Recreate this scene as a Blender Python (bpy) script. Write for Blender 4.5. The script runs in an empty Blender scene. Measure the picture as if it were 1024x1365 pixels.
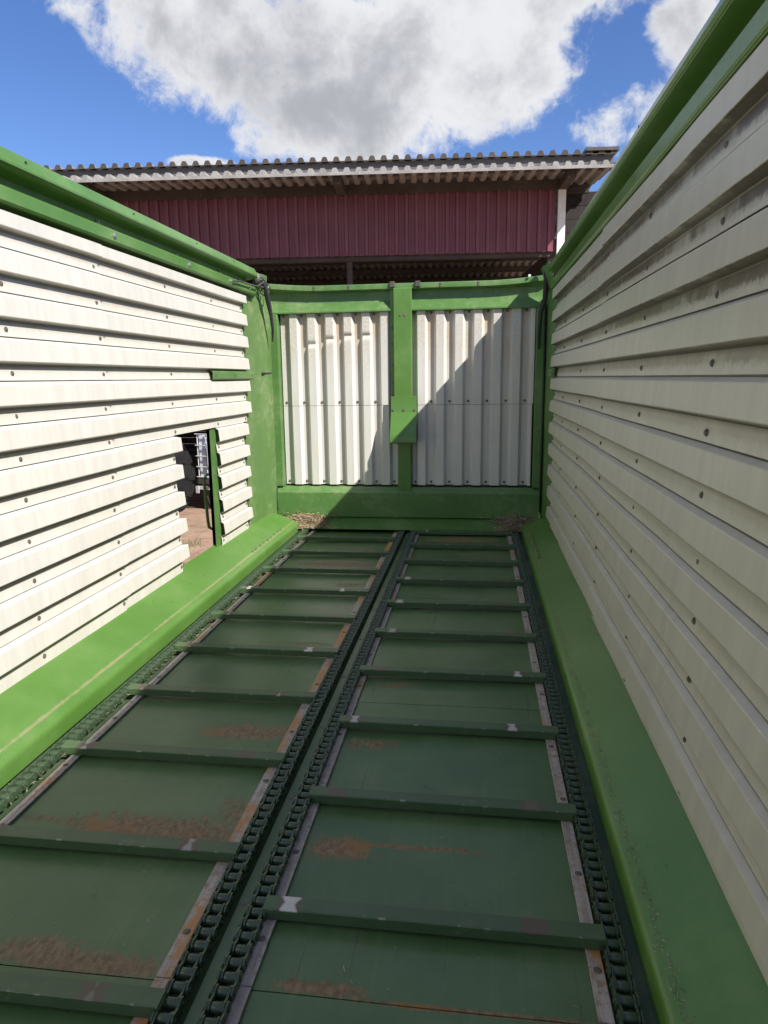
import bpy, math, random
from mathutils import Vector, Matrix, noise as mnoise
random.seed(7)
S = bpy.context.scene
COL = S.collection

# ------------------------------------------------------------------ camera, sky, sun, exposure
cam = bpy.data.cameras.new('camera')
cam.sensor_fit = 'HORIZONTAL'; cam.sensor_width = 36.0
cam.lens = 36.0 * 930.5 / 1024.0
cam.clip_start = 0.02; cam.clip_end = 3000
camo = bpy.data.objects.new('camera', cam); COL.objects.link(camo)
RIGHT = Vector((0.99138713, 0.13026611, -0.01350204))
DOWN = Vector((0.01136039, -0.18824777, -0.98205586))
FWD = Vector((-0.13047032, 0.97344415, -0.18810629))
m = Matrix.Identity(4)
for i in range(3):
    m[i][0] = RIGHT[i]; m[i][1] = -DOWN[i]; m[i][2] = -FWD[i]
m[2][3] = 1.2
camo.matrix_world = m
S.camera = camo

SUN_DIR = Vector((1.0, -0.73, 1.095)).normalized()          # towards the sun
S.view_settings.view_transform = 'Standard'; S.view_settings.look = 'None'
S.view_settings.exposure = 0.74; S.view_settings.gamma = 1.0
S.view_settings.use_curve_mapping = False
S.render.engine = 'CYCLES'
S.cycles.max_bounces = 7; S.cycles.diffuse_bounces = 4; S.cycles.glossy_bounces = 4

sun = bpy.data.lights.new('sun', 'SUN'); sun.energy = 4.9; sun.angle = math.radians(0.5); sun.color = (1.0, 0.965, 0.91)
suno = bpy.data.objects.new('sun', sun); COL.objects.link(suno)
suno.rotation_euler = (-SUN_DIR).to_track_quat('-Z', 'Y').to_euler(); suno.location = (3, -3, 8)


class NT:
    """Small helper for wiring shader nodes."""
    def __init__(self, tree): self.t = tree; self.n = tree.nodes; self.l = tree.links
    def new(self, typ, **kw):
        nd = self.n.new(typ)
        for k, v in kw.items(): setattr(nd, k, v)
        return nd
    def put(self, sock, v):
        if hasattr(v, 'is_linked') or isinstance(v, bpy.types.NodeSocket): self.l.new(v, sock)
        elif isinstance(v, (tuple, list)) and len(v) == 3 and sock.type == 'RGBA': sock.default_value = (*v, 1)
        else: sock.default_value = v
    def math(self, op, a, b=0.0, c=0.0, clamp=False):
        nd = self.new('ShaderNodeMath', operation=op, use_clamp=clamp)
        for s, v in zip(nd.inputs, (a, b, c)): self.put(s, v)
        return nd.outputs[0]
    def vmath(self, op, a, b=(0, 0, 0)):
        nd = self.new('ShaderNodeVectorMath', operation=op); self.put(nd.inputs[0], a)
        if op == 'SCALE': self.put(nd.inputs['Scale'], b)
        else: self.put(nd.inputs[1], b)
        return nd.outputs['Value'] if op in ('DOT_PRODUCT', 'LENGTH') else nd.outputs['Vector']
    def noise(self, vec, scale, detail=6, rough=0.55, dist=0.0):
        nd = self.new('ShaderNodeTexNoise'); self.put(nd.inputs['Vector'], vec)
        nd.inputs['Scale'].default_value = scale; nd.inputs['Detail'].default_value = detail
        nd.inputs['Roughness'].default_value = rough; nd.inputs['Distortion'].default_value = dist
        return nd.outputs['Fac']
    def step(self, v, a, b):
        nd = self.new('ShaderNodeMapRange', interpolation_type='SMOOTHSTEP'); self.put(nd.inputs[0], v)
        nd.inputs[1].default_value = a; nd.inputs[2].default_value = b
        return nd.outputs[0]
    def mix(self, f, a, b):
        nd = self.new('ShaderNodeMix', data_type='RGBA'); self.put(nd.inputs[0], f)
        self.put(nd.inputs[6], a); self.put(nd.inputs[7], b)
        return nd.outputs[2]
    def scalev(self, vec, s): return self.vmath('MULTIPLY', vec, s)
    def sep(self, vec):
        nd = self.new('ShaderNodeSeparateXYZ'); self.put(nd.inputs[0], vec); return nd.outputs


# world: physical sky with cumulus cloud all round, one large cloud above the shed
W = bpy.data.worlds.new('World'); S.world = W; W.use_nodes = True
w = NT(W.node_tree)
for nd in list(w.n): w.n.remove(nd)
sky = w.new('ShaderNodeTexSky', sky_type='NISHITA'); sky.sun_disc = False
sky.sun_elevation = math.asin(SUN_DIR.z); sky.sun_rotation = math.atan2(SUN_DIR.x, SUN_DIR.y)
sky.air_density = 1.0; sky.dust_density = 0.6; sky.ozone_density = 2.2
gen = w.new('ShaderNodeTexCoord').outputs['Generated']
nrm = w.vmath('NORMALIZE', gen)
SKY_STRENGTH = 0.064


def cloud_mask(c, rx, ry):
    c = Vector(c).normalized(); r = c.cross(Vector((0, 0, 1))).normalized(); u = r.cross(c)
    d = w.vmath('SUBTRACT', nrm, tuple(c))
    a = w.math('DIVIDE', w.vmath('DOT_PRODUCT', d, tuple(r)), rx)
    b = w.math('DIVIDE', w.vmath('DOT_PRODUCT', d, tuple(u)), ry)
    q = w.math('SQRT', w.math('ADD', w.math('MULTIPLY', a, a), w.math('MULTIPLY', b, b)))
    front = w.step(w.vmath('DOT_PRODUCT', nrm, tuple(c)), 0.3, 0.6)
    return w.math('MULTIPLY', w.math('SUBTRACT', 1.0, w.step(q, 0.25, 1.5)), front)


n_big = w.noise(nrm, 5.5, 12, 0.60, 0.25)
n_det = w.noise(nrm, 15.0, 12, 0.66, 0.35)
n_far = w.noise(w.scalev(nrm, (1.0, 1.0, 2.0)), 2.3, 3, 0.5)
places = [((-0.265, 0.890, 0.395), 0.235, 0.095), ((-0.06, 0.91, 0.37), 0.20, 0.115), ((-0.15, 0.90, 0.315), 0.17, 0.07),
          ((0.228, 0.902, 0.380), 0.052, 0.050), ((0.165, 0.940, 0.296), 0.095, 0.048), ((0.02, 0.88, 0.42), 0.16, 0.06), ((-0.30, 0.86, 0.43), 0.15, 0.05), ((-0.347, 0.898, 0.265), 0.05, 0.012)]
acc = None
for c, rx, ry in places:
    k = w.math('MULTIPLY', cloud_mask(c, rx, ry), 1.0 if rx > 0.1 else 0.70); acc = k if acc is None else w.math('MAXIMUM', acc, k)
# everywhere else: scattered cumulus; kept away from the blue gaps the photograph shows round the large cloud
gap = cloud_mask((-0.05, 0.91, 0.36), 0.62, 0.30)
rest = w.math('MULTIPLY', w.step(n_far, 0.46, 0.58), w.math('SUBTRACT', 1.0, w.math('MULTIPLY', gap, 1.6), clamp=True))
acc = w.math('MAXIMUM', acc, rest)
dens = w.math('ADD', w.math('MULTIPLY', acc, 0.95), w.math('MULTIPLY', w.math('SUBTRACT', n_big, 0.5), 1.7))
dens = w.math('ADD', dens, w.math('MULTIPLY', w.math('SUBTRACT', n_det, 0.5), 1.05))
cover = w.step(dens, 0.36, 0.66)
cover = w.math('MULTIPLY', cover, w.step(acc, 0.02, 0.3))
thick = w.step(w.math('ADD', dens, w.math('MULTIPLY', w.math('SUBTRACT', w.noise(w.vmath('ADD', nrm, (3.1, 1.7, 0.4)), 6.0, 7, 0.52, 0.4), 0.5), 2.0)), 0.45, 1.25)
ccol = w.mix(thick, (7.9, 8.0, 8.3), (4.2, 4.35, 4.75))
skyc = w.mix(1.0, sky.outputs['Color'], sky.outputs['Color'])
hsv = w.new('ShaderNodeHueSaturation'); hsv.inputs['Saturation'].default_value = 1.14; hsv.inputs['Value'].default_value = 1.35
w.put(hsv.inputs['Color'], w.vmath('MULTIPLY', sky.outputs['Color'], (0.90, 0.90, 1.10)))
out_c = w.mix(cover, hsv.outputs['Color'], ccol)
bg = w.new('ShaderNodeBackground'); w.put(bg.inputs['Color'], out_c); bg.inputs['Strength'].default_value = SKY_STRENGTH
wo = w.new('ShaderNodeOutputWorld'); w.l.new(bg.outputs[0], wo.inputs['Surface'])


# ------------------------------------------------------------------ materials
MATS = {}


def mat(name):
    mt = bpy.data.materials.new(name); mt.use_nodes = True; MATS[name] = mt
    t = NT(mt.node_tree)
    b = mt.node_tree.nodes['Principled BSDF']
    co = t.new('ShaderNodeTexCoord').outputs['Object']
    return t, b, co


def bump(t, b, h, strength=0.2, dist=0.002):
    nd = t.new('ShaderNodeBump'); t.put(nd.inputs['Height'], h); nd.inputs['Strength'].default_value = strength
    nd.inputs['Distance'].default_value = dist; t.l.new(nd.outputs[0], b.inputs['Normal'])


def paint(name, col, rough=0.42, var=0.09, dust=(0.36, 0.31, 0.20), dust_amt=0.3, chip=(0.10, 0.07, 0.045), chip_amt=0.8, spec=0.5):
    """Weathered enamel on steel: faded patches, dust, chips, fine scratches."""
    t, b, co = mat(name)
    n1 = t.noise(co, 2.6, 8, 0.6); n2 = t.noise(co, 21.0, 8, 0.65); n3 = t.noise(co, 75.0, 4, 0.6)
    dark = tuple(c * (1 - var) for c in col); lite = tuple(min(1, c * (1 + var) + 0.008) for c in col)
    c = t.mix(t.step(n1, 0.3, 0.7), dark, lite)
    dm = t.math('MULTIPLY', t.step(t.math('ADD', t.math('MULTIPLY', n1, 0.5), t.math('MULTIPLY', n2, 0.5)), 0.46, 0.68), dust_amt)
    c = t.mix(dm, c, dust)
    cm = t.math('MULTIPLY', t.step(n3, 0.67, 0.71), t.math('MULTIPLY', t.step(n2, 0.42, 0.60), chip_amt))
    c = t.mix(cm, c, chip)
    t.put(b.inputs['Base Color'], c)
    t.put(b.inputs['Roughness'], t.math('ADD', rough - 0.10, t.math('MULTIPLY', t.math('ADD', n2, t.math('MULTIPLY', dm, 0.8)), 0.22)))
    b.inputs['Specular IOR Level'].default_value = spec
    bump(t, b, t.math('ADD', n2, t.math('MULTIPLY', n1, 3.0)), 0.12, 0.003)
    return MATS[name]


GREEN = (0.068, 0.158, 0.036)
paint('green_paint', GREEN, 0.40)
paint('green_paint_clean', (0.078, 0.176, 0.032), 0.30, dust_amt=0.16)
paint('green_paint_dusty', (0.088, 0.172, 0.046), 0.5, dust_amt=0.5)
paint('chain_paint', (0.036, 0.064, 0.031), 0.27, dust=(0.16, 0.15, 0.09), dust_amt=0.30, chip=(0.24, 0.23, 0.20), chip_amt=0.9)
paint('dark_steel', (0.055, 0.05, 0.045), 0.5, dust_amt=0.25)
paint('bed_paint', (0.036, 0.064, 0.031), 0.75, dust_amt=0.2, spec=0.25)
paint('zinc_bolt', (0.42, 0.42, 0.40), 0.4, dust_amt=0.3)
MATS['zinc_bolt'].node_tree.nodes['Principled BSDF'].inputs['Metallic'].default_value = 0.8
paint('bolt_head', (0.085, 0.075, 0.06), 0.5, dust_amt=0.3)
paint('black_rubber', (0.013, 0.013, 0.014), 0.65, dust=(0.09, 0.075, 0.06), dust_amt=0.25)
paint('tyre_rubber', (0.007, 0.007, 0.0075), 0.8, dust=(0.03, 0.026, 0.022), dust_amt=0.3, chip_amt=0, spec=0.2)
paint('slate_post', (0.10, 0.12, 0.17), 0.5)
paint('white_trim', (0.74, 0.74, 0.73), 0.5, dust_amt=0.15)
paint('pale_flashing', (0.50, 0.48, 0.45), 0.6, dust_amt=0.3)
paint('dark_timber', (0.055, 0.042, 0.034), 0.8, dust=(0.13, 0.11, 0.09))
paint('burgundy', (0.168, 0.042, 0.060), 0.42, var=0.05, dust_amt=0.05, chip_amt=0.05)
paint('tractor_body', (0.018, 0.02, 0.023), 0.6, dust_amt=0.08)
paint('grey_fascia', (0.105, 0.10, 0.105), 0.75, dust_amt=0.15)
paint('galvanised', (0.5, 0.5, 0.5), 0.4, dust_amt=0.15)


def board_mat():
    """Sideboard enamel with a tan line of dust and bared steel along the crease above the lip (attribute 'grime')."""
    paint('sideboard_paint', (0.078, 0.176, 0.030), 0.30, var=0.07, dust_amt=0.08, chip_amt=0.9)
    mt = MATS['sideboard_paint']; t = NT(mt.node_tree); b = mt.node_tree.nodes['Principled BSDF']
    src = b.inputs['Base Color'].links[0].from_socket; co = t.new('ShaderNodeTexCoord').outputs['Object']
    at = t.new('ShaderNodeAttribute', attribute_name='grime').outputs['Fac']
    n = t.math('ADD', t.math('MULTIPLY', t.noise(co, 34.0, 8, 0.75), 0.6), t.math('MULTIPLY', t.noise(t.scalev(co, (1, 0.5, 1)), 5.0, 5, 0.6), 0.5))
    k = t.math('MULTIPLY', t.step(t.math('MULTIPLY', at, n), 0.34, 0.60), 0.65)
    c = t.mix(k, src, (0.30, 0.24, 0.14)); t.put(b.inputs['Base Color'], c)


board_mat()


def sheet_mat(name, col, stain_amt, stain_col, z_from=0.0, z_to=0.1, spots=0.3, rough=0.36, along=(1, 1, 1), crimp_amt=0.0):
    """Cream coated profile sheet: fine vertical streaks, grime held in the rib valleys (attribute 'grime'), specks."""
    t, b, co = mat(name)
    n1 = t.noise(co, 1.7, 6, 0.6); n2 = t.noise(co, 16.0, 8, 0.65)
    streak = t.noise(t.scalev(co, along), 9.0, 5, 0.6)
    c = t.mix(t.step(streak, 0.32, 0.72), tuple(x * 0.93 for x in col), tuple(min(0.9, x * 1.05) for x in col))
    c = t.mix(t.math('MULTIPLY', t.step(n1, 0.4, 0.75), 0.25), c, tuple(a * b_ for a, b_ in zip(col, (0.92, 0.86, 0.74))))
    at = t.new('ShaderNodeAttribute', attribute_name='grime').outputs['Fac']
    z = t.sep(co)[2]
    zone = t.step(z, z_from, z_to)
    crimp = t.math('MULTIPLY', t.step(at, 1.05, 1.7), crimp_amt)
    at = t.math('MINIMUM', at, 1.0)
    wv = t.math('ADD', t.math('MULTIPLY', n1, 0.75), t.math('ADD', t.math('MULTIPLY', streak, 0.5), t.math('MULTIPLY', n2, 0.35)))
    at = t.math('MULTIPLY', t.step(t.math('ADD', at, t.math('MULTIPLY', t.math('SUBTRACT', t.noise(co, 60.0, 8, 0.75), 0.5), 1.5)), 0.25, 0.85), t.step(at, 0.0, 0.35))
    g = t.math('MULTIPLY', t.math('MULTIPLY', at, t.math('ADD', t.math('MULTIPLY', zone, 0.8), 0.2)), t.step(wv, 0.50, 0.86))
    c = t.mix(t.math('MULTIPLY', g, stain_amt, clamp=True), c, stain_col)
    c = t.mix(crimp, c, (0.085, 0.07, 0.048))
    sp = t.math('MULTIPLY', t.step(t.noise(co, 95.0, 3, 0.55), 0.70, 0.76), t.math('MULTIPLY', t.step(n1, 0.42, 0.6), spots))
    c = t.mix(sp, c, (0.11, 0.095, 0.07))
    t.put(b.inputs['Base Color'], c)
    t.put(b.inputs['Roughness'], t.math('ADD', rough - 0.08, t.math('MULTIPLY', n2, 0.2)))
    bump(t, b, t.math('ADD', n2, t.math('MULTIPLY', n1, 2.0)), 0.06, 0.003)
    return MATS[name]


sheet_mat('cream_sheet', (0.57, 0.545, 0.485), 0.6, (0.36, 0.285, 0.18), 0.7, 1.9, 0.35, along=(1, 2.2, 0.22), crimp_amt=0.7)
sheet_mat('cream_sheet_shaded_stained', (0.485, 0.465, 0.38), 1.0, (0.095, 0.072, 0.042), 0.95, 1.5, 0.45, along=(1, 2.2, 0.22), crimp_amt=0.9)  # darker base paints in the wall's shade; the brown stain is real grime
sheet_mat('gate_sheet', (0.56, 0.55, 0.515), 0.9, (0.40, 0.28, 0.17), 1.1, 1.75, 0.5, along=(2.5, 2.5, 0.25))


def floor_mat():
    t, b, co = mat('floor_paint')
    x, y, z = t.sep(co)
    n1 = t.noise(co, 2.1, 8, 0.6); n2 = t.noise(co, 18.0, 8, 0.65)
    scr = t.noise(t.scalev(co, (42.0, 1.3, 1.0)), 1.0, 6, 0.6)
    c = t.mix(t.step(n1, 0.3, 0.72), (0.056, 0.114, 0.040), (0.082, 0.156, 0.056))
    dust = t.math('MULTIPLY', t.step(t.math('ADD', t.math('MULTIPLY', n1, 0.55), t.math('MULTIPLY', scr, 0.45)), 0.47, 0.68), 0.30)
    c = t.mix(dust, c, (0.20, 0.20, 0.145))
    c = t.mix(t.math('MULTIPLY', t.step(scr, 0.64, 0.70), 0.55), c, (0.030, 0.045, 0.028))
    fine = t.noise(t.scalev(co, (170.0, 0.9, 1.0)), 1.0, 4, 0.55)
    c = t.mix(t.math('MULTIPLY', t.step(fine, 0.655, 0.70), t.math('MULTIPLY', t.step(n1, 0.40, 0.60), 0.5)), c, (0.15, 0.175, 0.12))
    nick = t.noise(t.scalev(co, (60.0, 22.0, 1.0)), 1.0, 3, 0.5)
    c = t.mix(t.math('MULTIPLY', t.step(nick, 0.715, 0.74), 0.75), c, (0.022, 0.022, 0.016))
    # worn patches with ragged, streaked edges where the slats have dragged (cx, cy, rx, ry, strength)
    spots = [(-0.86, 1.605, 0.30, 0.085, 1.0), (-0.66, 1.70, 0.09, 0.13, 0.6), (-0.80, 1.172, 0.22, 0.038, 1.0), (-0.92, 1.19, 0.12, 0.05, 0.9), (-0.77, 2.155, 0.22, 0.075, 0.85),
             (-0.34, 1.59, 0.11, 0.055, 1.0), (-0.15, 1.613, 0.24, 0.012, 0.95), (-0.30, 1.165, 0.12, 0.022, 1.0), (0.0, 1.148, 0.32, 0.010, 0.9),
             (-0.90, 4.38, 0.36, 0.10, 0.8), (-0.72, 3.92, 0.2, 0.07, 0.5), (-0.11, 5.14, 0.36, 0.11, 0.9), (0.03, 4.70, 0.3, 0.08, 0.5), (-0.34, 2.12, 0.12, 0.05, 0.7),
             (-0.30, 2.58, 0.14, 0.06, 0.5), (-0.80, 2.98, 0.24, 0.05, 0.45), (-1.20, 2.36, 0.10, 0.018, 0.5), (-1.12, 1.62, 0.20, 0.03, 0.6), (-0.93, 4.83, 0.3, 0.06, 0.6)]
    acc = None
    ragged = t.math('ADD', t.math('MULTIPLY', t.math('SUBTRACT', t.noise(t.scalev(co, (120, 7.0, 1)), 1.0, 10, 0.72), 0.5), 1.7), t.math('MULTIPLY', t.math('SUBTRACT', t.noise(co, 26.0, 10, 0.8), 0.5), 2.2))
    for cx, cy, rx, ry, s in spots:
        a = t.math('DIVIDE', t.math('SUBTRACT', x, cx), rx); d = t.math('DIVIDE', t.math('SUBTRACT', y, cy), ry)
        q = t.math('SQRT', t.math('ADD', t.math('POWER', t.math('ABSOLUTE', a), 3.0), t.math('MULTIPLY', d, d)))
        k = t.math('MULTIPLY', t.math('SUBTRACT', 1.25, q), s)
        acc = k if acc is None else t.math('MAXIMUM', acc, k)
    rm = t.math('MULTIPLY', t.step(t.math('ADD', acc, ragged), 0.30, 0.80), t.step(acc, -0.75, 0.20))
    rcol = t.mix(t.step(t.noise(t.scalev(co, (1.4, 0.7, 1)), 55.0, 9, 0.78), 0.34, 0.66), (0.115, 0.066, 0.038), (0.30, 0.195, 0.105))
    rcol = t.mix(t.step(t.noise(co, 6.0, 4, 0.6), 0.52, 0.66), rcol, (0.27, 0.135, 0.045))
    c = t.mix(t.math('MULTIPLY', rm, 0.88), c, rcol)
    fleck = t.math('MULTIPLY', t.step(t.noise(co, 130.0, 2, 0.5), 0.735, 0.76), 0.6)
    c = t.mix(fleck, c, (0.22, 0.22, 0.15))
    t.put(b.inputs['Base Color'], c)
    t.put(b.inputs['Roughness'], t.math('ADD', t.math('ADD', 0.24, t.math('MULTIPLY', n2, 0.16)), t.math('MULTIPLY', t.math('ADD', rm, t.math('MULTIPLY', dust, 1.2)), 0.35)))
    bump(t, b, t.math('ADD', t.math('MULTIPLY', n1, 5.0), t.math('MULTIPLY', rm, -0.6)), 0.22, 0.004)


floor_mat()


def slat_mat():
    t, b, co = mat('slat_paint')
    x, y, z = t.sep(co)
    n2 = t.noise(co, 26.0, 8, 0.65); n1 = t.noise(co, 3.0, 6, 0.6)
    rnd = t.new('ShaderNodeObjectInfo').outputs['Random']
    c = t.mix(t.step(n1, 0.3, 0.7), (0.045, 0.086, 0.035), (0.066, 0.116, 0.048))
    c = t.mix(t.math('MULTIPLY', t.step(n2, 0.58, 0.72), 0.4), c, (0.17, 0.15, 0.095))
    for px, jx in ((0.245, 0.05), (-0.30, 0.04)):
        dx = t.math('ABSOLUTE', t.math('SUBTRACT', x, t.math('ADD', px, t.math('MULTIPLY', t.math('SUBTRACT', rnd, 0.5), jx))))
        dx = t.math('ADD', dx, t.math('MULTIPLY', t.math('SUBTRACT', n2, 0.5), 0.035))
        waist = t.math('MULTIPLY', t.math('ABSOLUTE', t.math('SUBTRACT', y, 0.022)), 0.35)
        e = t.math('SUBTRACT', dx, waist)
        top = t.step(z, 0.022, 0.027)
        c = t.mix(t.math('MULTIPLY', t.math('MULTIPLY', t.math('SUBTRACT', 1.0, t.step(e, 0.014, 0.034)), top), 0.85), c, (0.10, 0.07, 0.05))
        c = t.mix(t.math('MULTIPLY', t.math('MULTIPLY', t.math('SUBTRACT', 1.0, t.step(t.math('ADD', e, t.math('MULTIPLY', t.math('FRACT', t.math('MULTIPLY', rnd, 7.31 + px)), 0.016)), 0.010, 0.018)), top), t.step(t.math('FRACT', t.math('MULTIPLY', rnd, 13.7 + px)), 0.30, 1.0)), c, (0.52, 0.50, 0.47))
    edge = t.math('MULTIPLY', t.math('MULTIPLY', t.step(z, 0.024, 0.028), t.math('SUBTRACT', 1.0, t.step(y, 0.001, 0.005))), t.step(n2, 0.56, 0.64))
    c = t.mix(t.math('MULTIPLY', edge, 0.7), c, (0.38, 0.35, 0.28))
    t.put(b.inputs['Base Color'], c); t.put(b.inputs['Roughness'], t.math('ADD', 0.30, t.math('MULTIPLY', n2, 0.2)))
    bump(t, b, n2, 0.12, 0.002)


slat_mat()


def strip_mat(name, rust_amt):
    t, b, co = mat(name)
    n1 = t.noise(t.scalev(co, (2, 1, 1)), 2.4, 6, 0.6); n2 = t.noise(co, 60.0, 6, 0.7); n3 = t.noise(t.scalev(co, (120, 4, 1)), 1.0, 5, 0.6)
    c = t.mix(t.step(n3, 0.3, 0.7), (0.265, 0.225, 0.185), (0.43, 0.38, 0.325))
    c = t.mix(t.math('MULTIPLY', t.step(n2, 0.48, 0.66), 0.75), c, (0.14, 0.10, 0.07))
    c = t.mix(t.math('MULTIPLY', t.step(t.math('ADD', t.math('MULTIPLY', n1, 0.8), t.math('MULTIPLY', n2, 0.25)), 0.58 - rust_amt, 0.64 - rust_amt), 0.85), c, (0.42, 0.19, 0.045))
    t.put(b.inputs['Base Color'], c); b.inputs['Roughness'].default_value = 0.55
    bump(t, b, n2, 0.2, 0.002)


strip_mat('worn_strip', 0.0); strip_mat('rusty_strip', 0.085)


def simple(name, ca, cb, scale=6.0, rough=0.8, b_=0.4, dist=0.01, sv=(1, 1, 1)):
    t, b, co = mat(name); v = t.scalev(co, sv)
    n1 = t.noise(v, scale, 9, 0.65); n2 = t.noise(v, scale * 9, 6, 0.6)
    c = t.mix(t.step(t.math('ADD', t.math('MULTIPLY', n1, 0.6), t.math('MULTIPLY', n2, 0.4)), 0.35, 0.65), ca, cb)
    t.put(b.inputs['Base Color'], c); b.inputs['Roughness'].default_value = rough
    bump(t, b, t.math('ADD', n1, n2), b_, dist)


simple('fibre_cement', (0.13, 0.125, 0.125), (0.27, 0.26, 0.25), 3.0, 0.9)
simple('eave_sheet', (0.22, 0.21, 0.20), (0.34, 0.325, 0.31), 5.0, 0.8)
simple('shade_dark_boards', (0.012, 0.010, 0.009), (0.030, 0.025, 0.021), 5.0, 0.9)  # near-black colour paints in the shade on the boards past the trim
simple('soffit_sheet', (0.25, 0.24, 0.22), (0.42, 0.40, 0.37), 3.0, 0.85)
simple('brown_boards', (0.030, 0.023, 0.018), (0.075, 0.055, 0.042), 4.0, 0.85, sv=(1, 1, 6))
simple('tank_plastic', (0.66, 0.70, 0.78), (0.76, 0.79, 0.84), 2.0, 0.4, 0.05)
simple('tank_label', (0.72, 0.72, 0.74), (0.80, 0.80, 0.82), 2.0, 0.5, 0.05)


def chaff_mat(name, cols):
    t, b, co = mat(name)
    at = t.new('ShaderNodeAttribute', attribute_name='tone').outputs['Fac']
    c = t.mix(t.step(at, 0.0, 0.5), cols[0], cols[1]); c = t.mix(t.step(at, 0.5, 1.0), c, cols[2])
    t.put(b.inputs['Base Color'], c); b.inputs['Roughness'].default_value = 0.85


chaff_mat('pale_chaff', ((0.16, 0.11, 0.06), (0.32, 0.24, 0.14), (0.46, 0.38, 0.25)))
chaff_mat('brown_chaff', ((0.12, 0.085, 0.055), (0.32, 0.25, 0.16), (0.56, 0.48, 0.36)))
chaff_mat('grass_blade', ((0.05, 0.085, 0.02), (0.09, 0.13, 0.03), (0.20, 0.18, 0.07)))


def ground_mat():
    t, b, co = mat('dirt')
    n1 = t.noise(co, 0.22, 8, 0.6); n2 = t.noise(co, 3.0, 10, 0.7); n3 = t.noise(co, 30.0, 6, 0.7)
    c = t.mix(t.step(n2, 0.3, 0.7), (0.24, 0.145, 0.095), (0.40, 0.27, 0.19))
    c = t.mix(t.math('MULTIPLY', t.step(n3, 0.55, 0.7), 0.5), c, (0.15, 0.11, 0.08))
    far = t.step(t.vmath('LENGTH', co), 30.0, 60.0)
    c = t.mix(t.math('MAXIMUM', t.math('MULTIPLY', t.step(n1, 0.52, 0.62), 0.5), far), c, t.mix(n2, (0.05, 0.085, 0.025), (0.09, 0.12, 0.04)))
    t.put(b.inputs['Base Color'], c); b.inputs['Roughness'].default_value = 0.95
    bump(t, b, t.math('ADD', n2, n3), 0.6, 0.03)


ground_mat()


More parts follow.
